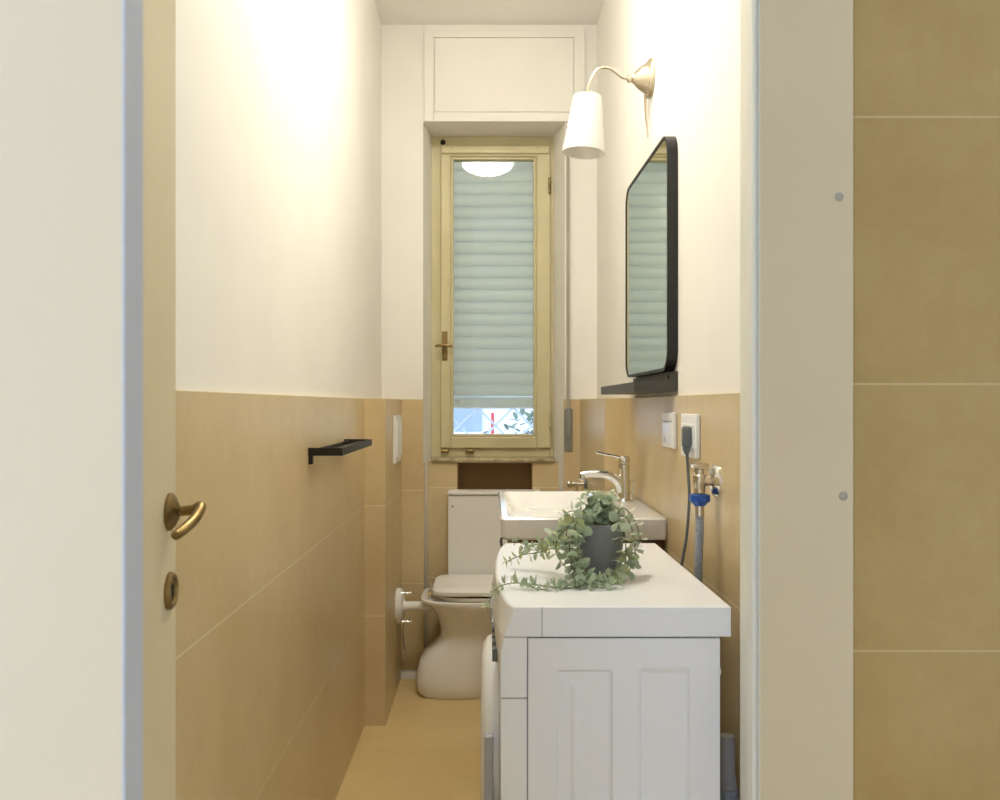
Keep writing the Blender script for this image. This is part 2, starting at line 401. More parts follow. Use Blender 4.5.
obj('latch_knob', lathe(new(), (wx(443), YW+.002, wz(142.5)), (0, -1, 0), [(.011, 0), (.012, .006), (.006, .012), (.008, .020), (0, .024)], 16), 'keyhole', W, smooth=True)
for px in (445, 470):
    p = Vector((wx(px), YW-.006, wz(451)))
    bm = new(); box(bm, p.x-.018, p.x+.018, p.y-.012, p.y+.006, p.z-.007, p.z+.007, bev=.002); cyl(bm, p+Vector((-.009, -.014, 0)), p+Vector((.009, -.014, 0)), .005)
    obj('catch', bm, 'brass', W)
# roller shutter (moves on its own)
sh = thing('roller_shutter', (0, 3.86, wz(408, 3.86)), 'pale grey slatted roller shutter lowered behind the window glass', 'shutter')
ysh = 3.86; pitch = .0555; zb = wz(408, ysh)
prof = [(.014, -.002), (.010, .001), (-.008, .0025), (-.012, .010), (-.013, .022), (-.010, .036), (-.003, .046), (.010, .0505), (.012, .0545), (.015, .0545), (.006, .034), (.006, .020), (.016, -.001)]
bmb = new(); prism(bmb, [(ysh+a*1.0, zb+b*.95) for a, b in prof], 'x', -.215, .225)
bb = obj('bottom_slat', bmb, 'slat', sh, smooth=True)
for px in (457.5, 528.5):
    obj('end_stop', lathe(new(), (wx(px, ysh), ysh-.007, zb+.028), (0, -1, 0), [(.010, 0), (.010, .006), (.005, .009), (0, .009)], 14), 'plastic', bb, smooth=True)
k = 1; last = None
while zb+(k+1)*pitch < 2.375:
    if k == 1:
        bm = new(); prism(bm, [(ysh+a, zb+pitch+b) for a, b in prof], 'x', -.215, .225)
        s0 = obj('slat', bm, 'slat', sh, smooth=True); o = s0
    else:
        o = s0.copy(); COL.objects.link(o); o.parent = sh; o.location = s0.location+Vector((0, 0, (k-1)*pitch))
    k += 1
# strap and winder
st = thing('shutter_strap', (.335, 3.53, .96), 'beige shutter pull strap running down right of window into its metal winder plate', 'strap')
z0s, z1s = wz(412, 3.53), wz(126, 3.53)
bm = new(); box(bm, wx(566.2, 3.53), wx(569.4, 3.53), 3.524, 3.526, z0s, z1s); obj('strap', bm, 'strap', st)
bm = new(); box(bm, wx(564.4, 3.53), wx(572.6, 3.53), 3.532, 3.540, wz(451, 3.53), wz(409, 3.53), bev=.002)
wp = obj('winder_plate', bm, 'steel', st)
bm = new(); box(bm, wx(566, 3.53), wx(571, 3.53), 3.522, 3.532, wz(442, 3.53), wz(408, 3.53), bev=.002); obj('strap_guide', bm, 'steel', wp)
obj('screw', lathe(new(), (wx(568.5, 3.53), 3.524, wz(438, 3.53)), (0, -1, 0), [(.007, 0), (.007, .003), (0, .005)], 12), 'gap', wp, smooth=True)

# ------------------------------------------------------------------ ceiling light
cl = thing('ceiling_light', (-.015, 2.0, CE), 'round opal glass ceiling light glowing, reflected in the window pane', 'lamp')
obj('base', lathe(new(), (-.015, 2.0, CE), (0, 0, -1), [(0, 0), (.150, 0), (.150, .012), (0, .012)], 40), 'white', cl, smooth=True)
obj('dome', lathe(new(), (-.015, 2.0, CE-.012), (0, 0, -1), [(.150, 0), (.163, .006), (.170, .020), (.160, .040), (.135, .058), (.095, .075), (.05, .084), (0, .087)], 48), 'glow', cl, smooth=True)
obj('finial', lathe(new(), (-.015, 2.0, CE-.099), (0, 0, -1), [(.012, 0), (.012, .006), (.006, .012), (0, .014)], 16), 'nickel', cl, smooth=True)

# ------------------------------------------------------------------ wall sconce
yl = 2.35; wall = XR+TP
lc = Vector((wall, yl, 2.096))
sc = thing('wall_sconce', lc, 'brushed nickel wall sconce with curved arm and white conical fabric shade', 'lamp')
obj('wall_rose', lathe(new(), lc, (-1, 0, 0), [(0, 0), (.053, 0), (.055, .005), (.052, .011), (.046, .014), (.040, .020), (.034, .030), (.024, .042), (.016, .049), (.012, .054), (.011, .060), (.013, .064), (.008, .070), (0, .072)], 40), 'nickel', sc, smooth=True)
A = lambda px, py: at(px, py, yl)
pts = spline([lc+Vector((-.066, 0, 0)), A(622, 77), A(612, 69.5), A(604, 67.5), A(597, 70), A(591, 80), A(588, 88), A(587, 96)], 6)
obj('arm', tube(new(), pts, .0042, 12), 'nickel', sc, smooth=True)
tp = A(587.5, 97); bt = A(583.5, 153); ax = (bt-tp)
ll = ax.length
bm = new(); lathe(bm, tp, ax, [(.040, 0), (.061, ll), (.0595, ll), (.0385, .001)], 48)
sd = obj('lamp_shade', bm, 'shade', sc, smooth=True)
bm = new(); lathe(bm, tp, ax, [(.006, -.012), (.013, -.006), (.016, .0), (.016, .045), (.012, .05), (0, .05)], 20)
for q in range(3):
    a, b = frame_of(ax); t = q*2*PI/3
    tube(bm, [tp+ax.normalized()*.006, tp+ax.normalized()*.006+(a*math.cos(t)+b*math.sin(t))*.040], .0015, 6)
obj('lamp_holder', bm, 'nickel', sc, smooth=True)
obj('bulb', lathe(new(), tp+ax.normalized()*.05, ax, [(.010, 0), (.014, .012), (.022, .035), (.021, .052), (.012, .064), (0, .067)], 20), 'ceramic', sc, smooth=True)
bm = new(); tube(bm, [A(645, 95), A(646, 118)], [.0045, .003], 8); tube(bm, [A(646, 118), A(648, 138)], [.003, .0016], 8)
obj('pull_cord', bm, 'nickel', sc, smooth=True)
tube_b = tube(new(), [Vector((wall-.002, yl, A(0, 95).z)), Vector((wall-.002, yl, A(0, 162).z))], .0014, 6)
obj('cable', tube_b, 'plastic', sc)

# ------------------------------------------------------------------ mirror
def rrect(y0, y1, z0, z1, r, k=8):
    out = []
    for cy, cz, a0 in ((y1-r, z1-r, 0), (y0+r, z1-r, PI/2), (y0+r, z0+r, PI), (y1-r, z0+r, 1.5*PI)):
        for i in range(k+1):
            a = a0+i/k*PI/2; out.append((cy+r*math.cos(a), cz+r*math.sin(a)))
    return out
my0, my1, mz0, mz1 = 2.02, 2.60, 1.252, 1.840
mr = thing('wall_mirror', (wall, (my0+my1)/2, mz0), 'black framed mirror with rounded corners on right wall', 'mirror')
o_ = rrect(my0, my1, mz0, mz1, .055); i_ = rrect(my0+.008, my1-.008, mz0+.008, mz1-.008, .047)
xf = wall-.026
bm = new()
def L3(q, x): return [Vector((x - (.008*(a-my0)/.58 if x < wall-.005 else 0), a, b)) for a, b in q]   # hangs a touch askew
loft(bm, [L3(i_, xf+.003), L3(i_, xf), L3(o_, xf), L3(o_, wall)], cap=False)
obj('frame', bm, 'black', mr, smooth=True)
bm = new(); loft(bm, [L3(i_, xf+.002), L3(i_, wall-.003)])
obj('mirror_glass', bm, 'mirror', mr)
# shelf below it
sf = thing('mirror_shelf', (wall, 2.30, 1.20), 'slim charcoal metal shelf tray fixed under the black mirror', 'shelf')
bm = new(); box(bm, wall-.006, wall, 2.02, 2.62, 1.200, 1.250, bev=.001)
bp_ = obj('back_plate', bm, 'shelfm', sf)
bm = new(); box(bm, .352, wall-.006, 2.02, 2.62, 1.200, 1.203)
box(bm, .352, .355, 2.02, 2.62, 1.203, 1.224); box(bm, .355, wall-.006, 2.02, 2.023, 1.203, 1.224); box(bm, .355, wall-.006, 2.617, 2.62, 1.203, 1.224)
obj('tray', bm, 'shelfm', sf)
for y in (2.10, 2.50):
    obj('screw', lathe(new(), (wall-.006, y, 1.238), (-1, 0, 0), [(.005, 0), (.005, .002), (0, .003)], 12), 'black', bp_, smooth=True)

# ------------------------------------------------------------------ towel rack
hr = 1.050
tr = thing('towel_rack', (XL, 2.33, hr), 'flat black metal towel rack on the left tiled wall', 'towel rack')
bm = new(); box(bm, XL+.080, XL+.086, 2.07, 2.59, hr-.010, hr+.010, bev=.001); obj('front_rail', bm, 'black', tr)
bm = new(); box(bm, XL+.010, XL+.016, 2.075, 2.585, hr-.008, hr+.006, bev=.001); obj('rear_rail', bm, 'black', tr)
bm = new(); box(bm, XL+.046, XL+.056, 2.076, 2.584, hr-.006, hr+.004, bev=.001); obj('middle_rail', bm, 'black', tr)
for y in (2.07, 2.584):
    bm = new(); box(bm, XL, XL+.080, y, y+.006, hr-.010, hr+.010, bev=.001); ar = obj('side_arm', bm, 'black', tr)
    bm = new(); box(bm, XL, XL+.010, y+.003, y+.020, hr-.032, hr+.002, bev=.002); obj('wall_bracket', bm, 'black', ar)

# ------------------------------------------------------------------ flush plate, toilet
fp = thing('flush_plate', (-.38, 3.33, 1.03), 'white toilet flush plate on the side of the tiled chase', 'flush plate')
obj('plate', B(-.380, -.368, 3.235, 3.43, .935, 1.125, bev=.003), 'plastic', fp)
for y0, y1 in ((3.25, 3.325), (3.335, 3.415)):
    obj('button', B(-.369, -.363, y0, y1, .96, 1.10, bev=.002), 'plastic', fp)
CY = 3.375
to = thing('toilet', (-.05, CY, 0), 'white ceramic toilet facing right with closed lid below the window', 'toilet')
def oval(x0, x1, hw, z, n=40, sq=2.3, back=1.2):
    cx = (x0+x1)/2; rx = (x1-x0)/2; out = []
    for i in range(n):
        a = i*2*PI/n; c, s = math.cos(a), math.sin(a)
        e = 2/(sq if c > 0 else sq+back)
        out.append(Vector((cx+rx*abs(c)**e*(1 if c > 0 else -1), CY+hw*abs(s)**e*(1 if s > 0 else -1), z)))
    return out
secs = [(-.282, .03, .104, 0), (-.296, .035, .116, .02), (-.300, .04, .118, .06), (-.296, .045, .115, .10), (-.284, .05, .110, .14), (-.257, .055, .100, .175), (-.222, .06, .096, .205),
        (-.200, .075, .096, .235), (-.200, .095, .105, .265), (-.208, .125, .122, .30), (-.224, .155, .142, .335), (-.244, .175, .157, .360), (-.262, .185, .163, .374), (-.278, .190, .165, .382), (-.280, .190, .165, .392), (-.276, .186, .161, .396)]
bm = new(); loft(bm, [oval(a, b, h, z) for a, b, h, z in secs])
bo = obj('bowl', bm, 'ceramic', to, smooth=True)
bm = new(); loft(bm, [oval(-.215, .190, .160, .398, sq=2.2), oval(-.218, .194, .164, .402, sq=2.2), oval(-.218, .194, .164, .412, sq=2.2), oval(-.214, .190, .160, .415, sq=2.2)])
obj('seat', bm, 'plastic', to, smooth=True)
bm = new(); loft(bm, [oval(-.225, .192, .162, .419, back=4), oval(-.230, .198, .167, .424, back=4), oval(-.230, .198, .167, .436, back=4), oval(-.224, .190, .160, .442, back=4), oval(-.15, .13, .10, .445, back=4)])
obj('lid', bm, 'plastic', to, smooth=True)
bm = new(); loft(bm, [oval(-.222, .194, .1635, .4140, sq=2.2), oval(-.222, .194, .1635, .4200, sq=2.2)]); obj('seat_gap_shade', bm, 'keyhole', to)  # black sheet painting the dark gap between seat and lid
for s in (-1, 1):
    bm = new(); y = CY+s*.080; cyl(bm, (-.240, y, .396), (-.240, y, .420), .010); cyl(bm, (-.240, y-.02, .418), (-.240, y+.02, .418), .009)
    obj('hinge', bm, 'chrome', to, smooth=True)
obj('floor_bolt', lathe(new(), (-.03, CY-.112, .045), (0, -1, 0), [(.007, -.01), (.007, .004), (0, .007)], 12), 'gap', bo, smooth=True)
fz = .345
fl = thing('flush_pipe', (-.38, CY, fz), 'white pipe with round wall flange feeding the toilet bowl', 'pipe')
obj('flange', lathe(new(), (-.38, CY, fz), (1, 0, 0), [(0, 0), (.070, 0), (.072, .006), (.070, .018), (.060, .026), (.024, .028), (.024, .034), (0, .034)], 36), 'plastic', fl, smooth=True)
obj('pipe', tube(new(), [(-.352, CY, fz), (-.24, CY, fz)], .019, 20), 'plastic', fl, smooth=True)
for dz in (-.060, .056):
    obj('stud', lathe(new(), (-.372, CY-.02, fz+dz), (1, 0, 0), [(.007, 0), (.007, .032), (.006, .034), (.006, .044), (.009, .046), (.009, .054), (0, .056)], 16), 'chrome', fl, smooth=True)
obj('stud_cord', tube(new(), spline([(-.350, CY-.025, fz-.065), (-.352, CY-.03, fz-.11), (-.345, CY-.03, fz-.17)], 6), .002, 6), 'dgrey', fl)

# white cover panel below the recess
cp = thing('cover_panel', (0, 3.61, .30), 'cream white box cover with thin top lip below the window recess', 'cover')
pl = at(448, 490, 3.56)
pl.z -= .007
bm = new(); box(bm, pl.x, .22, 3.56, 3.66, .28, pl.z-.016, bev=.004)
obj('box', bm, 'plastic', cp)
bm = new(); box(bm, pl.x-.002, .222, 3.553, 3.66, pl.z-.014, pl.z, bev=.003); obj('top_lip', bm, 'plastic', cp)
obj('screw', lathe(new(), at(452.5, 506.5, 3.56), (0, -1, 0), [(.004, 0), (.004, .002), (0, .003)], 12), 'dgrey', cp, smooth=True)

# small angle valve on the far chase
av = thing('angle_valve', (.385, 3.30, .85), 'small chrome angle valve on far tiles behind the washbasin', 'valve')
obj('flange', lathe(new(), (.385, 3.30, .85), (-1, 0, 0), [(0, 0), (.026, 0), (.024, .006), (.010, .010), (0, .010)], 24), 'dgrey', av, smooth=True)
bm = new(); cyl(bm, (.38, 3.30, .85), (.325, 3.30, .85), .009); cyl(bm, (.345, 3.30, .855), (.345, 3.30, .82), .008)
obj('body', bm, 'chrome', av, smooth=True)
obj('knob', lathe(new(), (.327, 3.30, .85), (-1, 0, 0), [(0, 0), (.012, 0), (.015, .006), (.014, .018), (0, .022)], 10), 'chrome', av, smooth=True)

# ------------------------------------------------------------------ washbasin and vanity
SX0, SX1, SY0, SY1, SZ = .027, XR, 2.09, 2.75, .881
wb = thing('washbasin', ((SX0+SX1)/2, 2.42, SZ-.055), 'rectangular white ceramic washbasin with thick flat rim on right wall', 'washbasin')
bm = new()
def rr2(x0, x1, y0, y1, r, z, k=5):
    out = []
    for cx, cy, a0 in ((x1-r, y1-r, 0), (x0+r, y1-r, PI/2), (x0+r, y0+r, PI), (x1-r, y0+r, 1.5*PI)):
        for i in range(k+1):
            a = a0+i/k*PI/2; out.append(Vector((cx+r*math.cos(a), cy+r*math.sin(a), z)))
    return out
loft(bm, [rr2(SX0+.012, SX1, SY0+.006, SY1-.006, .012, SZ-.056), rr2(SX0+.003, SX1, SY0+.001, SY1-.001, .012, SZ-.050), rr2(SX0, SX1, SY0, SY1, .010, SZ-.004), rr2(SX0+.004, SX1-.002, SY0+.004, SY1-.004, .008, SZ),
          rr2(SX0+.018, .325, SY0+.022, SY1-.022, .025, SZ), rr2(SX0+.022, .320, SY0+.027, SY1-.027, .026, SZ-.006), rr2(SX0+.045, .29, SY0+.07, SY1-.07, .05, SZ-.050), rr2(SX0+.085, .25, SY0+.14, SY1-.14, .06, SZ-.053)])
obj('basin', bm, 'ceramic', wb, smooth=True)
obj('drain', lathe(new(), (.19, 2.425, SZ-.0530), (0, 0, 1), [(0, 0), (.022, 0), (.022, .003), (.014, .004), (0, .002)], 24), 'chrome', wb, smooth=True)
va = thing('vanity_cabinet', (.26, 2.42, .40), 'brown wooden vanity unit under the washbasin behind the washing machine', 'cabinet')
obj('carcass', B(.075, XR, 2.125, 2.72, .40, SZ-.056, bev=.002), 'wood', va)
for z0, z1 in ((.405, .605), (.61, .815)):
    dw = obj('drawer', B(.057, .075, 2.13, 2.715, z0, z1, bev=.002), 'wood', va)
    obj('handle', tube(new(), spline([(.057, 2.34, z1-.05), (.035, 2.35, z1-.05), (.035, 2.49, z1-.05), (.057, 2.50, z1-.05)], 4), .004, 8), 'black', dw, smooth=True)
# faucet
fc = Vector((.398, 2.45, SZ))
fa = thing('faucet', fc, 'chrome single lever mixer tap standing on the washbasin', 'faucet')
obj('body', lathe(new(), fc, (0, 0, 1), [(0, 0), (.026, 0), (.026, .004), (.019, .008), (.017, .03), (.016, .095), (.017, .11), (0, .112)], 28), 'chrome', fa, smooth=True)
sp = spline([fc+Vector((-.006, 0, .030)), fc+Vector((-.022, 0, .062)), fc+Vector((-.055, 0, .080)), fc+Vector((-.10, 0, .082)), fc+Vector((-.128, 0, .078))], 8)
obj('spout', tube(new(), sp, [.014-.004*i/len(sp) for i in range(len(sp))], 16), 'chrome', fa, smooth=True)
obj('aerator', lathe(new(), fc+Vector((-.122, 0, .082)), (-.2, 0, -1), [(0, 0), (.011, 0), (.011, .018), (.008, .020), (0, .018)], 18), 'chrome', fa, smooth=True)
bm = new(); lathe(bm, fc+Vector((0, 0, .113)), (0, 0, 1), [(0, 0), (.0165, 0), (.018, .012), (.014, .022), (0, .024)], 24)
sp = spline([fc+Vector((.0, 0, .128)), fc+Vector((-.035, 0, .136)), fc+Vector((-.085, 0, .146))], 6)
tube(bm, sp, [.010-.004*i/len(sp) for i in range(len(sp))], 12, flat=.5)
obj('lever', bm, 'chrome', fa, smooth=True)
obj('pop_up_rod', lathe(new(), fc+Vector((.026, -.004, 0)), (0, 0, 1), [(0, 0), (.0025, 0), (.0025, .055), (.005, .058), (.005, .066), (0, .068)], 12), 'chrome', fa, smooth=True)

# ------------------------------------------------------------------ sockets
def wall_plate(y0, y1, z0, z1, label, plug):
    yc, zc = (y0+y1)/2, (z0+z1)/2
    t = thing('wall_socket' if plug else 'light_switch', (XR, yc, zc), label, 'socket' if plug else 'switch')
    obj('cover_plate', B(XR-.010, XR, y0, y1, z0, z1, bev=.003), 'plastic', t)
    wdt = (y1-y0)
    if not plug:
        m = obj('rocker', B(XR-.0135, XR-.009, y0+.030, y1-.030, z0+.008, z1-.026, bev=.002), 'white', t)
        obj('indicator', lathe(new(), (XR-.0135, yc, z0+.022), (-1, 0, 0), [(0, 0), (.007, 0), (.006, .002), (0, .0025)], 16), 'ceramic', m, smooth=True)
        obj('seam', B(XR-.0107, XR-.0095, y0+.012, y1-.012, z1-.0235, z1-.022), 'gap', t)
        return t
    for i in range(3):
        a = y0+wdt*(.14+.24*i); b = a+wdt*.23
        m = obj('module', B(XR-.013, XR-.009, a, b, zc-.026, zc+.026, bev=.001), 'plastic', t)
        if i != 1 or plug:
            for q in (-1, 0, 1):
                obj('pin_hole', lathe(new(), (XR-.013, (a+b)/2, zc+q*.012), (-1, 0, 0), [(0, 0), (.0022, 0), (.0022, .0003), (0, .0003)], 10), 'keyhole', m)
    return t
wall_plate(1.985, 2.115, 1.062, 1.150, 'white switch plate nearer to the mirror shelf, nothing plugged in', False)
wall_plate(1.765, 1.905, 1.052, 1.148, 'white socket plate with grey plug in it', True)
pg = thing('power_cable', (XR-.013, 1.87, 1.09), 'dark grey plug and power cable running down behind washing machine', 'cable')
yp = 1.80
bm = new(); box(bm, XR-.031, XR-.013, yp-.014, yp+.014, 1.075, 1.122, bev=.006, seg=3)
loft(bm, [[Vector((XR-.021+a*q, yp+b*q, z)) for a, b in ((-.008, -.010), (.006, -.010), (.006, .010), (-.008, .010))] for q, z in ((1, 1.080), (.85, 1.068), (.45, 1.060))])
obj('plug', bm, 'dgrey', pg, smooth=True)
pts = spline([(XR-.021, yp, 1.064), (XR-.018, yp, 1.02), (XR-.016, yp, .96), (XR-.022, yp, .88), (XR-.034, yp, .80), (XR-.036, yp-.01, .68), (XR-.03, 1.77, .45)], 8)
obj('cord', tube(new(), pts, .0032, 10), 'dgrey', pg, smooth=True)

# ------------------------------------------------------------------ water valve with hose
vy, vz, vx = 1.64, 1.018, .416
wv = thing('water_valve', (XR, vy, vz), 'chrome wall tap with round flange above blue hose nut', 'valve')
obj('flange', lathe(new(), (XR, vy, vz), (-1, 0, 0), [(0, 0), (.033, 0), (.033, .003), (.025, .010), (.015, .013), (0, .013)], 30), 'chrome', wv, smooth=True)
bm = new(); cyl(bm, (XR-.01, vy, vz), (vx, vy, vz), .011); lathe(bm, (vx, vy, vz-.024), (0, 0, 1), [(0, 0), (.011, 0), (.011, .012), (.013, .016), (.013, .034), (.009, .038), (.009, .046), (0, .046)], 20)
obj('body', bm, 'nickel', wv, smooth=True)
bm = new(); box(bm, vx-.019, vx+.019, vy-.007, vy+.007, vz+.022, vz+.034, bev=.004); cyl(bm, (vx, vy, vz+.016), (vx, vy, vz+.024), .006)
obj('tap_handle', bm, 'nickel', wv, smooth=True)
hs = thing('inlet_hose', (vx, vy, vz-.03), 'grey water inlet hose with blue nut hanging from wall tap', 'hose')
bm = new(); n = 16
loft(bm, [[Vector((vx+math.cos(i*2*PI/n)*r*(1.08 if i % 2 else 1), vy+math.sin(i*2*PI/n)*r*(1.08 if i % 2 else 1), z)) for i in range(n)] for r, z in ((.012, vz-.026), (.019, vz-.028), (.019, vz-.040), (.013, vz-.046), (.010, vz-.050))])
obj('nut', bm, 'blue', hs)
obj('tube', tube(new(), spline([(vx, vy, vz-.046), (vx, vy, vz-.10), (vx-.002, vy, vz-.17), (vx-.004, vy-.005, .70), (vx-.006, vy-.02, .45), (vx-.01, vy-.06, .25)], 6), .0082, 14), 'hose', hs, smooth=True)
obj('ferrule', tube(new(), [(vx, vy, vz-.048), (vx, vy, vz-.070)], .0092, 16), 'nickel', hs, smooth=True)

dh = thing('drain_hose', (.408, 1.42, 0), 'grey corrugated drain hose standing in gap right of washing machine', 'hose')
bm = new(); prof = [(0, .0), (.011, 0)]
z = .0
while z < .48:
    prof += [(.013, z), (.013, z+.004), (.0105, z+.005), (.0105, z+.008)]; z += .008
prof += [(0, z)]
lathe(bm, (.408, 1.42, 0), (0, 0, 1), prof, 16); obj('corrugated_tube', bm, 'drain', dh, smooth=False)
obj('coupling', lathe(new(), (.408, 1.42, .478), (0, 0, 1), [(0, 0), (.019, 0), (.019, .012), (.018, .034), (0, .034)], 24), 'hose', dh, smooth=True)
obj('cuff', lathe(new(), (.408, 1.42, .512), (0, 0, 1), [(0, 0), (.016, 0), (.016, .005), (.014, .008), (.016, .012), (.016, .018), (.0135, .022), (.0125, .088), (.009, .088), (0, .088)], 24), 'drain', dh, smooth=True)

# ------------------------------------------------------------------ washing machine
MY0, MY1, MX1 = 1.303, 1.90, .363
wm = thing('washing_machine', (.19, 1.60, 0), 'slim white front loading washing machine seen from its side', 'washing machine')
# worktop slab with a slanted front
bm = new()
def slab_ring(x0, bow, z, n=24):
    return [Vector((x0-bow*math.sin(PI*i/n)**.55, MY0-.001+(MY1-MY0+.002)*i/n, z)) for i in range(n+1)]+[Vector((.3805, MY1+.001, z)), Vector((.3805, MY0-.001, z))]
loft(bm, [slab_ring(.0385, .025, .850), slab_ring(.0370, .027, .847), slab_ring(.022, .019, .8025)])
obj('top_cover', bm, 'white', wm, bevel=.003)
# front plastic fascia with chamfered upper edge
bm = new()
def pan_ring(x0, bow, z, n=24):
    return [Vector((x0-bow*math.sin(PI*i/n)**.55, MY0+(MY1-MY0)*i/n, z)) for i in range(n+1)]+[Vector((.0585, MY1, z)), Vector((.0585, MY0, z))]
loft(bm, [pan_ring(.022, .018, .8015), pan_ring(.016, .010, .775), pan_ring(.016, .002, .706)])
obj('control_panel', bm, 'white', wm, bevel=.002)
bm = new(); prism(bm, [(.0585, .7045), (.016, .7045), (.018, .10), (.022, .06), (.0585, .06)], 'y', MY0, MY1)
fr = obj('front_panel', bm, 'white', wm, bevel=.002)
# steel side panel with pressed fields
SXa, SXb = .0600, MX1
bm = new(); box(bm, SXa, SXb, MY0+.010, MY1-.004, .03, .8005)
# pressed sheet: grid of points with recessed fields
nx, nz = 120, 200
fields = [((557-490)/634, (612-490)/634, .10, EYE-(671-404)/634), ((640-490)/634, (689-490)/634, .10, EYE-(670-404)/634)]
ribx = (577-490)/634
def depth(x, z):
    dd = 0
    for fx0, fx1, fz0, fz1 in fields:
        e = min(x-fx0, fx1-x, z-fz0, fz1-z)
        dd += .0045*max(0, min(1, (e+.001)/.0035))
    rz1 = EYE-(683-404)/634
    e = min(.010-abs(x-ribx), rz1-z+.0)
    dd -= .003*max(0, min(1, e/.006)) if z > .14 else 0
    return max(dd, 0)
vv = [[bm.verts.new((SXa+.0002+(SXb-SXa-.0004)*i/nx, MY0+depth(SXa+(SXb-SXa)*i/nx, .032+.768*j/nz), .032+.768*j/nz)) for j in range(nz+1)] for i in range(nx+1)]
for i in range(nx):
    for j in range(nz): bm.faces.new((vv[i][j], vv[i+1][j], vv[i+1][j+1], vv[i][j+1]))
brd = [vv[i][0] for i in range(nx+1)]+[vv[nx][j] for j in range(1, nz+1)]+[vv[i][nz] for i in range(nx-1, -1, -1)]+[vv[0][j] for j in range(nz-1, 0, -1)]
bk = [bm.verts.new((v.co.x, MY0+.0105, v.co.z)) for v in brd]
for i in range(len(brd)):
    k = (i+1) % len(brd); bm.faces.new((brd[i], brd[k], bk[k], bk[i]))
obj('side_panel', bm, 'white', wm, smooth=True)
bm = new(); box(bm, .0575, .0610, MY0+.002, MY1, .06, .8020); box(bm, .0815, .0825, MY0-.0013, MY0+.01, .8035, .8495); box(bm, .024, .30, MY0+.003, MY1-.01, .7995, .8030); box(bm, .0175, .058, MY0+.002, MY1-.002, .704, .7065)
obj('seam', bm, 'gap', wm)
# controls
for y in (1.36, 1.40, 1.44, 1.48):
    obj('button', B(.0035, .020, y, y+.022, .745, .767, bev=.002), 'dgrey', wm)
obj('display', B(.004, .020, 1.54, 1.62, .725, .765, bev=.002), 'greyp', wm)
obj('dial', lathe(new(), (.020, 1.70, .748), (-1, 0, 0), [(0, 0), (.026, 0), (.025, .018), (.020, .021), (0, .021)], 32), 'greyp', wm, smooth=True)
obj('detergent_drawer', B(.012, .030, 1.76, 1.885, .712, .780, bev=.003), 'white', wm)
# porthole door
dc = Vector((.016, 1.60, .545))
pd = obj('porthole_door', lathe(new(), dc, (-1, 0, 0), [(0, 0), (.172, 0), (.174, .008), (.170, .020), (.158, .029), (.142, .033), (.125, .030), (.112, .020), (.108, .012)], 64), 'white', wm, smooth=True)
obj('door_glass', lathe(new(), dc, (-1, 0, 0), [(.110, .012), (.100, .018), (.07, .024), (0, .027)], 48), 'dgrey', pd, smooth=True)
obj('door_handle', B(-.0100, .006, 1.424, 1.47, .40, .597, bev=.003), 'greyp', pd)
obj('kick_panel', B(.010, .030, MY0+.006, MY1-.006, .012, .105, bev=.003), 'greyp', wm)
for x in (.09, .33):
    for y in (MY0+.05, MY1-.05):
        obj('foot', lathe(new(), (x, y, 0), (0, 0, 1), [(0, 0), (.020, 0), (.020, .012), (.008, .016), (.008, .035), (0, .035)], 16), 'dgrey', wm, smooth=True)
obj('rear_bolt', lathe(new(), (MX1, MY0+.02, .742), (1, 0, 0), [(0, 0), (.006, 0), (.006, .006), (0, .008)], 12), 'plastic', wm, smooth=True)

# ------------------------------------------------------------------ potted plant
pc = Vector((.2055, 1.545, .850))
pp = thing('potted_plant', pc, 'trailing eucalyptus plant in a small dark grey pot on washing machine', 'plant')
pot = obj('pot', lathe(new(), pc, (0, 0, 1), [(0, .001), (.034, .001), (.036, .004), (.0475, .093), (.049, .098), (.0465, .099), (.044, .090), (.040, .086), (0, .086)], 40), 'pot', pp, smooth=True)
obj('soil', lathe(new(), pc, (0, 0, 1), [(0, .084), (.042, .084), (.039, .088), (.02, .090), (0, .091)], 24), 'soil', pp, smooth=True)
def leaf(bm, base, dirv, nv, ln, wd):
    """rounded, slightly cupped leaf"""
    dirv = dirv.normalized(); side = dirv.cross(nv)
    if side.length < 1e-3: side = Vector((1, 0, 0))
    side.normalize(); up = side.cross(dirv).normalized()
    rows = []
    for t in (0, .12, .3, .5, .7, .88, 1.0):
        wv_ = wd*math.sqrt(max(0, 1-(2*t-1.04)**2))*.5 if t > 0 else .0006
        wv_ = max(wv_, .0006)
        c_ = base+dirv*(ln*t+.002)+up*(-.12*ln*t*t)
        rows.append([bm.verts.new(c_-side*wv_+up*wv_*.30), bm.verts.new(c_), bm.verts.new(c_+side*wv_+up*wv_*.30)])
    for i in range(6):
        for k in range(2): bm.faces.new((rows[i][k], rows[i][k+1], rows[i+1][k+1], rows[i+1][k]))
ZT = .853
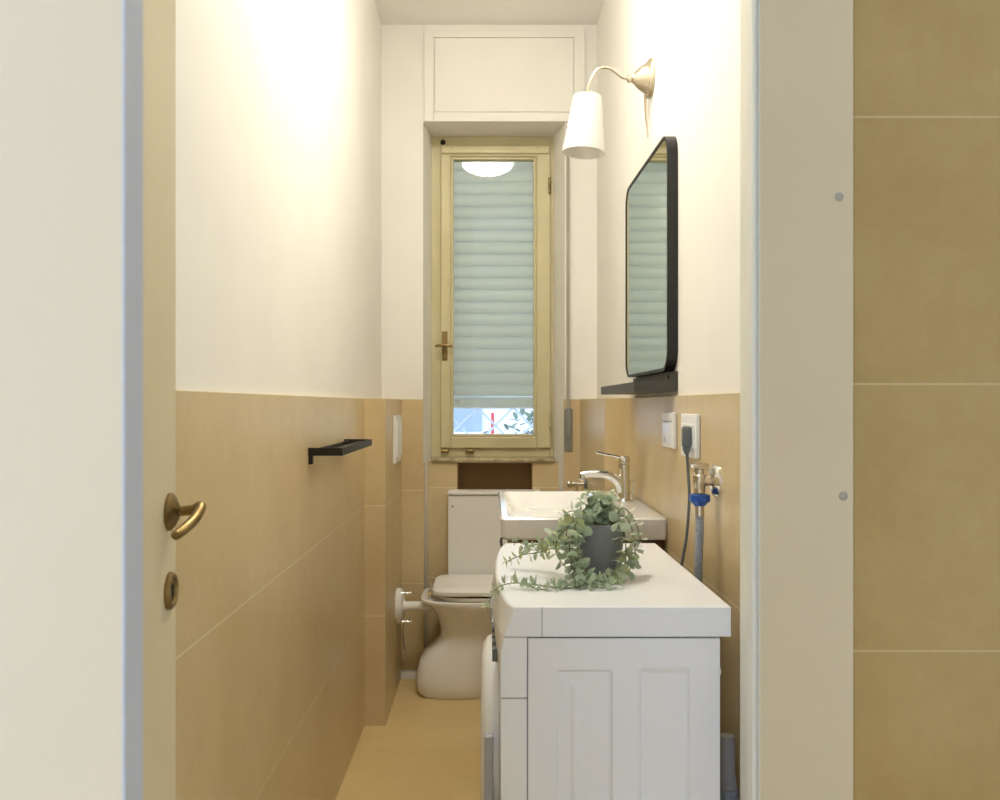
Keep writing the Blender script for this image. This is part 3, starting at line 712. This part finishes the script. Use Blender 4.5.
def spray(pts, n, size, yellow=False, wob=.35, zmin=ZT+.003):
    """one stem with its pairs of leaves as a part"""
    sp = spline(pts, 8)
    so = obj('stem', tube(new(), sp, [.0014-.0007*i/len(sp) for i in range(len(sp))], 6), 'stem', pp)
    bm = new(); L = len(sp)-1
    for i in range(n):
        t = .06+.94*i/(n-1); q = t*L; k = min(int(q), L-1); p = sp[k].lerp(sp[k+1], q-k); dd = (sp[k+1]-sp[k]).normalized()
        a, b = frame_of(dd); ang = i*PI/2+random.uniform(-.4, .4)
        s_ = 1.22*size*random.uniform(.75, 1.15)*(1-.35*t*t)
        for sgn in (-1, 1):
            o_ = (a*math.cos(ang)+b*math.sin(ang))*sgn
            dv = (o_+dd*random.uniform(.1, .6)+Vector((random.uniform(-wob, wob), random.uniform(-wob, wob), random.uniform(-wob, wob)))).normalized()
            if (p+dv*s_).z < zmin and p.x > .02: dv.z = abs(dv.z)*.6+.1; dv.normalize()
            leaf(bm, p, dv, dd+Vector((0, 0, .3)), s_, s_*random.uniform(.85, 1.05))
    leaf(bm, sp[-1], sp[-1]-sp[-3], Vector((0, 0, 1)), size*.6, size*.5)
    o = obj('foliage', bm, 'leaf2' if yellow else 'leaf', pp, smooth=True)
c0 = pc+Vector((0, 0, .088))
def V(px, py, y): return at(px, py, y)
R0 = lambda: c0+Vector((random.uniform(-.02, .02), random.uniform(-.02, .02), 0))
# upright bush
for i in range(15):
    a = random.uniform(0, 2*PI); r = random.uniform(.008, .045); h = random.uniform(.025, .062)
    spray([R0(), c0+Vector((math.cos(a)*r*.4, math.sin(a)*r*.4, h*.6)), c0+Vector((math.cos(a)*r, math.sin(a)*r, h))], 6, .0165)
spray([R0(), V(600, 515, 1.54), V(596, 500, 1.54), V(594, 494, 1.54)], 7, .019)
spray([R0(), V(585, 515, 1.53), V(572, 511, 1.53), V(563, 516, 1.53)], 6, .017)
# left: curls from the rim down to the top, then back to the left
spray([R0(), V(572, 520, 1.54), V(562, 532, 1.56), V(548, 542, 1.58), V(528, 545, 1.60), V(514, 540, 1.61)], 15, .015)
spray([R0(), V(566, 528, 1.52), V(556, 545, 1.52), V(540, 552, 1.53), V(522, 555, 1.53), V(508, 561, 1.53)], 14, .017, True)
spray([R0(), V(572, 522, 1.50), V(566, 545, 1.49), V(572, 565, 1.48), V(580, 575, 1.47)], 12, .018, True)
spray([R0(), V(566, 530, 1.51), V(556, 552, 1.50), V(570, 572, 1.48)], 10, .016)
spray([R0(), V(578, 520, 1.50), V(572, 548, 1.48), V(586, 580, 1.44), V(570, 588, 1.43), V(545, 586, 1.43), V(520, 583, 1.43), V(503, 585, 1.43), V(494, 592, 1.42), V(487, 606, 1.42)], 24, .0165)
spray([R0(), V(570, 540, 1.49), V(575, 575, 1.45), V(560, 590, 1.42), V(540, 589, 1.42), V(528, 586, 1.42)], 14, .015)
spray([R0(), V(560, 530, 1.55), V(552, 545, 1.57), V(538, 550, 1.58), V(524, 548, 1.60)], 13, .018)
spray([R0(), V(575, 530, 1.49), V(570, 560, 1.46), V(584, 582, 1.43), V(602, 588, 1.42), V(622, 580, 1.44)], 16, .018)
spray([R0(), V(582, 528, 1.49), V(578, 556, 1.47), V(592, 578, 1.45), V(606, 582, 1.44)], 12, .017)
# right and front: falls over the rim, runs round the pot
spray([R0(), V(622, 508, 1.55), V(634, 520, 1.55), V(640, 538, 1.55), V(636, 550, 1.55), V(628, 560, 1.53)], 13, .013)
spray([R0(), V(624, 516, 1.54), V(634, 538, 1.53), V(634, 560, 1.51), V(626, 574, 1.49), V(610, 584, 1.46), V(596, 588, 1.45)], 17, .0165)
spray([R0(), V(622, 525, 1.53), V(626, 550, 1.51), V(624, 568, 1.49), V(618, 580, 1.47)], 12, .017, True)
spray([R0(), V(618, 524, 1.50), V(621, 552, 1.49), V(612, 574, 1.47), V(604, 582, 1.46)], 10, .015)

# ------------------------------------------------------------------ outside
bd = thing('neighbour_building', (0, 9.3, -.9), 'white rendered building seen under the shutter across the yard', 'building')
obj('wall', B(-6, 6, 9.3, 12, -.9, 4.5), 'outwall', bd)
for x0, x1 in ((-.47, -.09), (.85, 1.25)):
    f = obj('window', B(x0, x1, 9.24, 9.30, .86, 1.9, bev=.01), 'outglass', bd)
    obj('sill', B(x0-.05, x1+.05, 9.18, 9.30, .80, .86, bev=.01), 'outwall', f)
rl = thing('balcony_railing', (0, 4.6, .2), 'pale lattice railing outside the window seen under the shutter', 'railing')
bm = new()
for i in range(-5, 6):
    x = i*.20+.03
    tube(bm, [(x-.30, 4.6, .55), (x+.30, 4.6, 1.15)], .006, 8); tube(bm, [(x-.30, 4.607, 1.15), (x+.30, 4.607, .55)], .006, 8)
obj('lattice', bm, 'outrail', rl)
for z in (.55, 1.155):
    obj('rail', B(-1.4, 1.4, 4.585, 4.622, z-.012, z+.012, bev=.003), 'outrail', rl)
for x in (-1.39, 1.39):
    obj('post', B(x-.018, x+.018, 4.585, 4.622, -.9, 1.165, bev=.003), 'outrail', rl)
tag(obj('red_pole', tube(new(), [(.02, 6.5, -.9), (.02, 6.5, 1.10)], .013, 12), 'red'), 'red pole standing in yard outside the window', 'pole')
bm = new(); random.seed(3)
for i in range(260):
    p = Vector((random.gauss(.42, .14), random.gauss(6.2, .14), random.uniform(.75, 1.10)))
    leaf(bm, p, Vector((random.uniform(-1, 1), random.uniform(-1, 1), random.uniform(-.3, 1))), Vector((0, 0, 1)), .07, .04)
sb = thing('shrub', (.42, 6.2, -.9), 'green shrub outside the window beyond the lattice', 'shrub')
obj('foliage', bm, 'green', sb)
obj('trunk', tube(new(), [(.42, 6.2, -.9), (.41, 6.2, 0), (.42, 6.2, .95)], [.03, .025, .015], 8), 'stem', sb)
struct('floor_outside', B(-6, 6, 4.0, 9.3, -1.0, -.9), 'outfloor', 'pale paved yard outside')
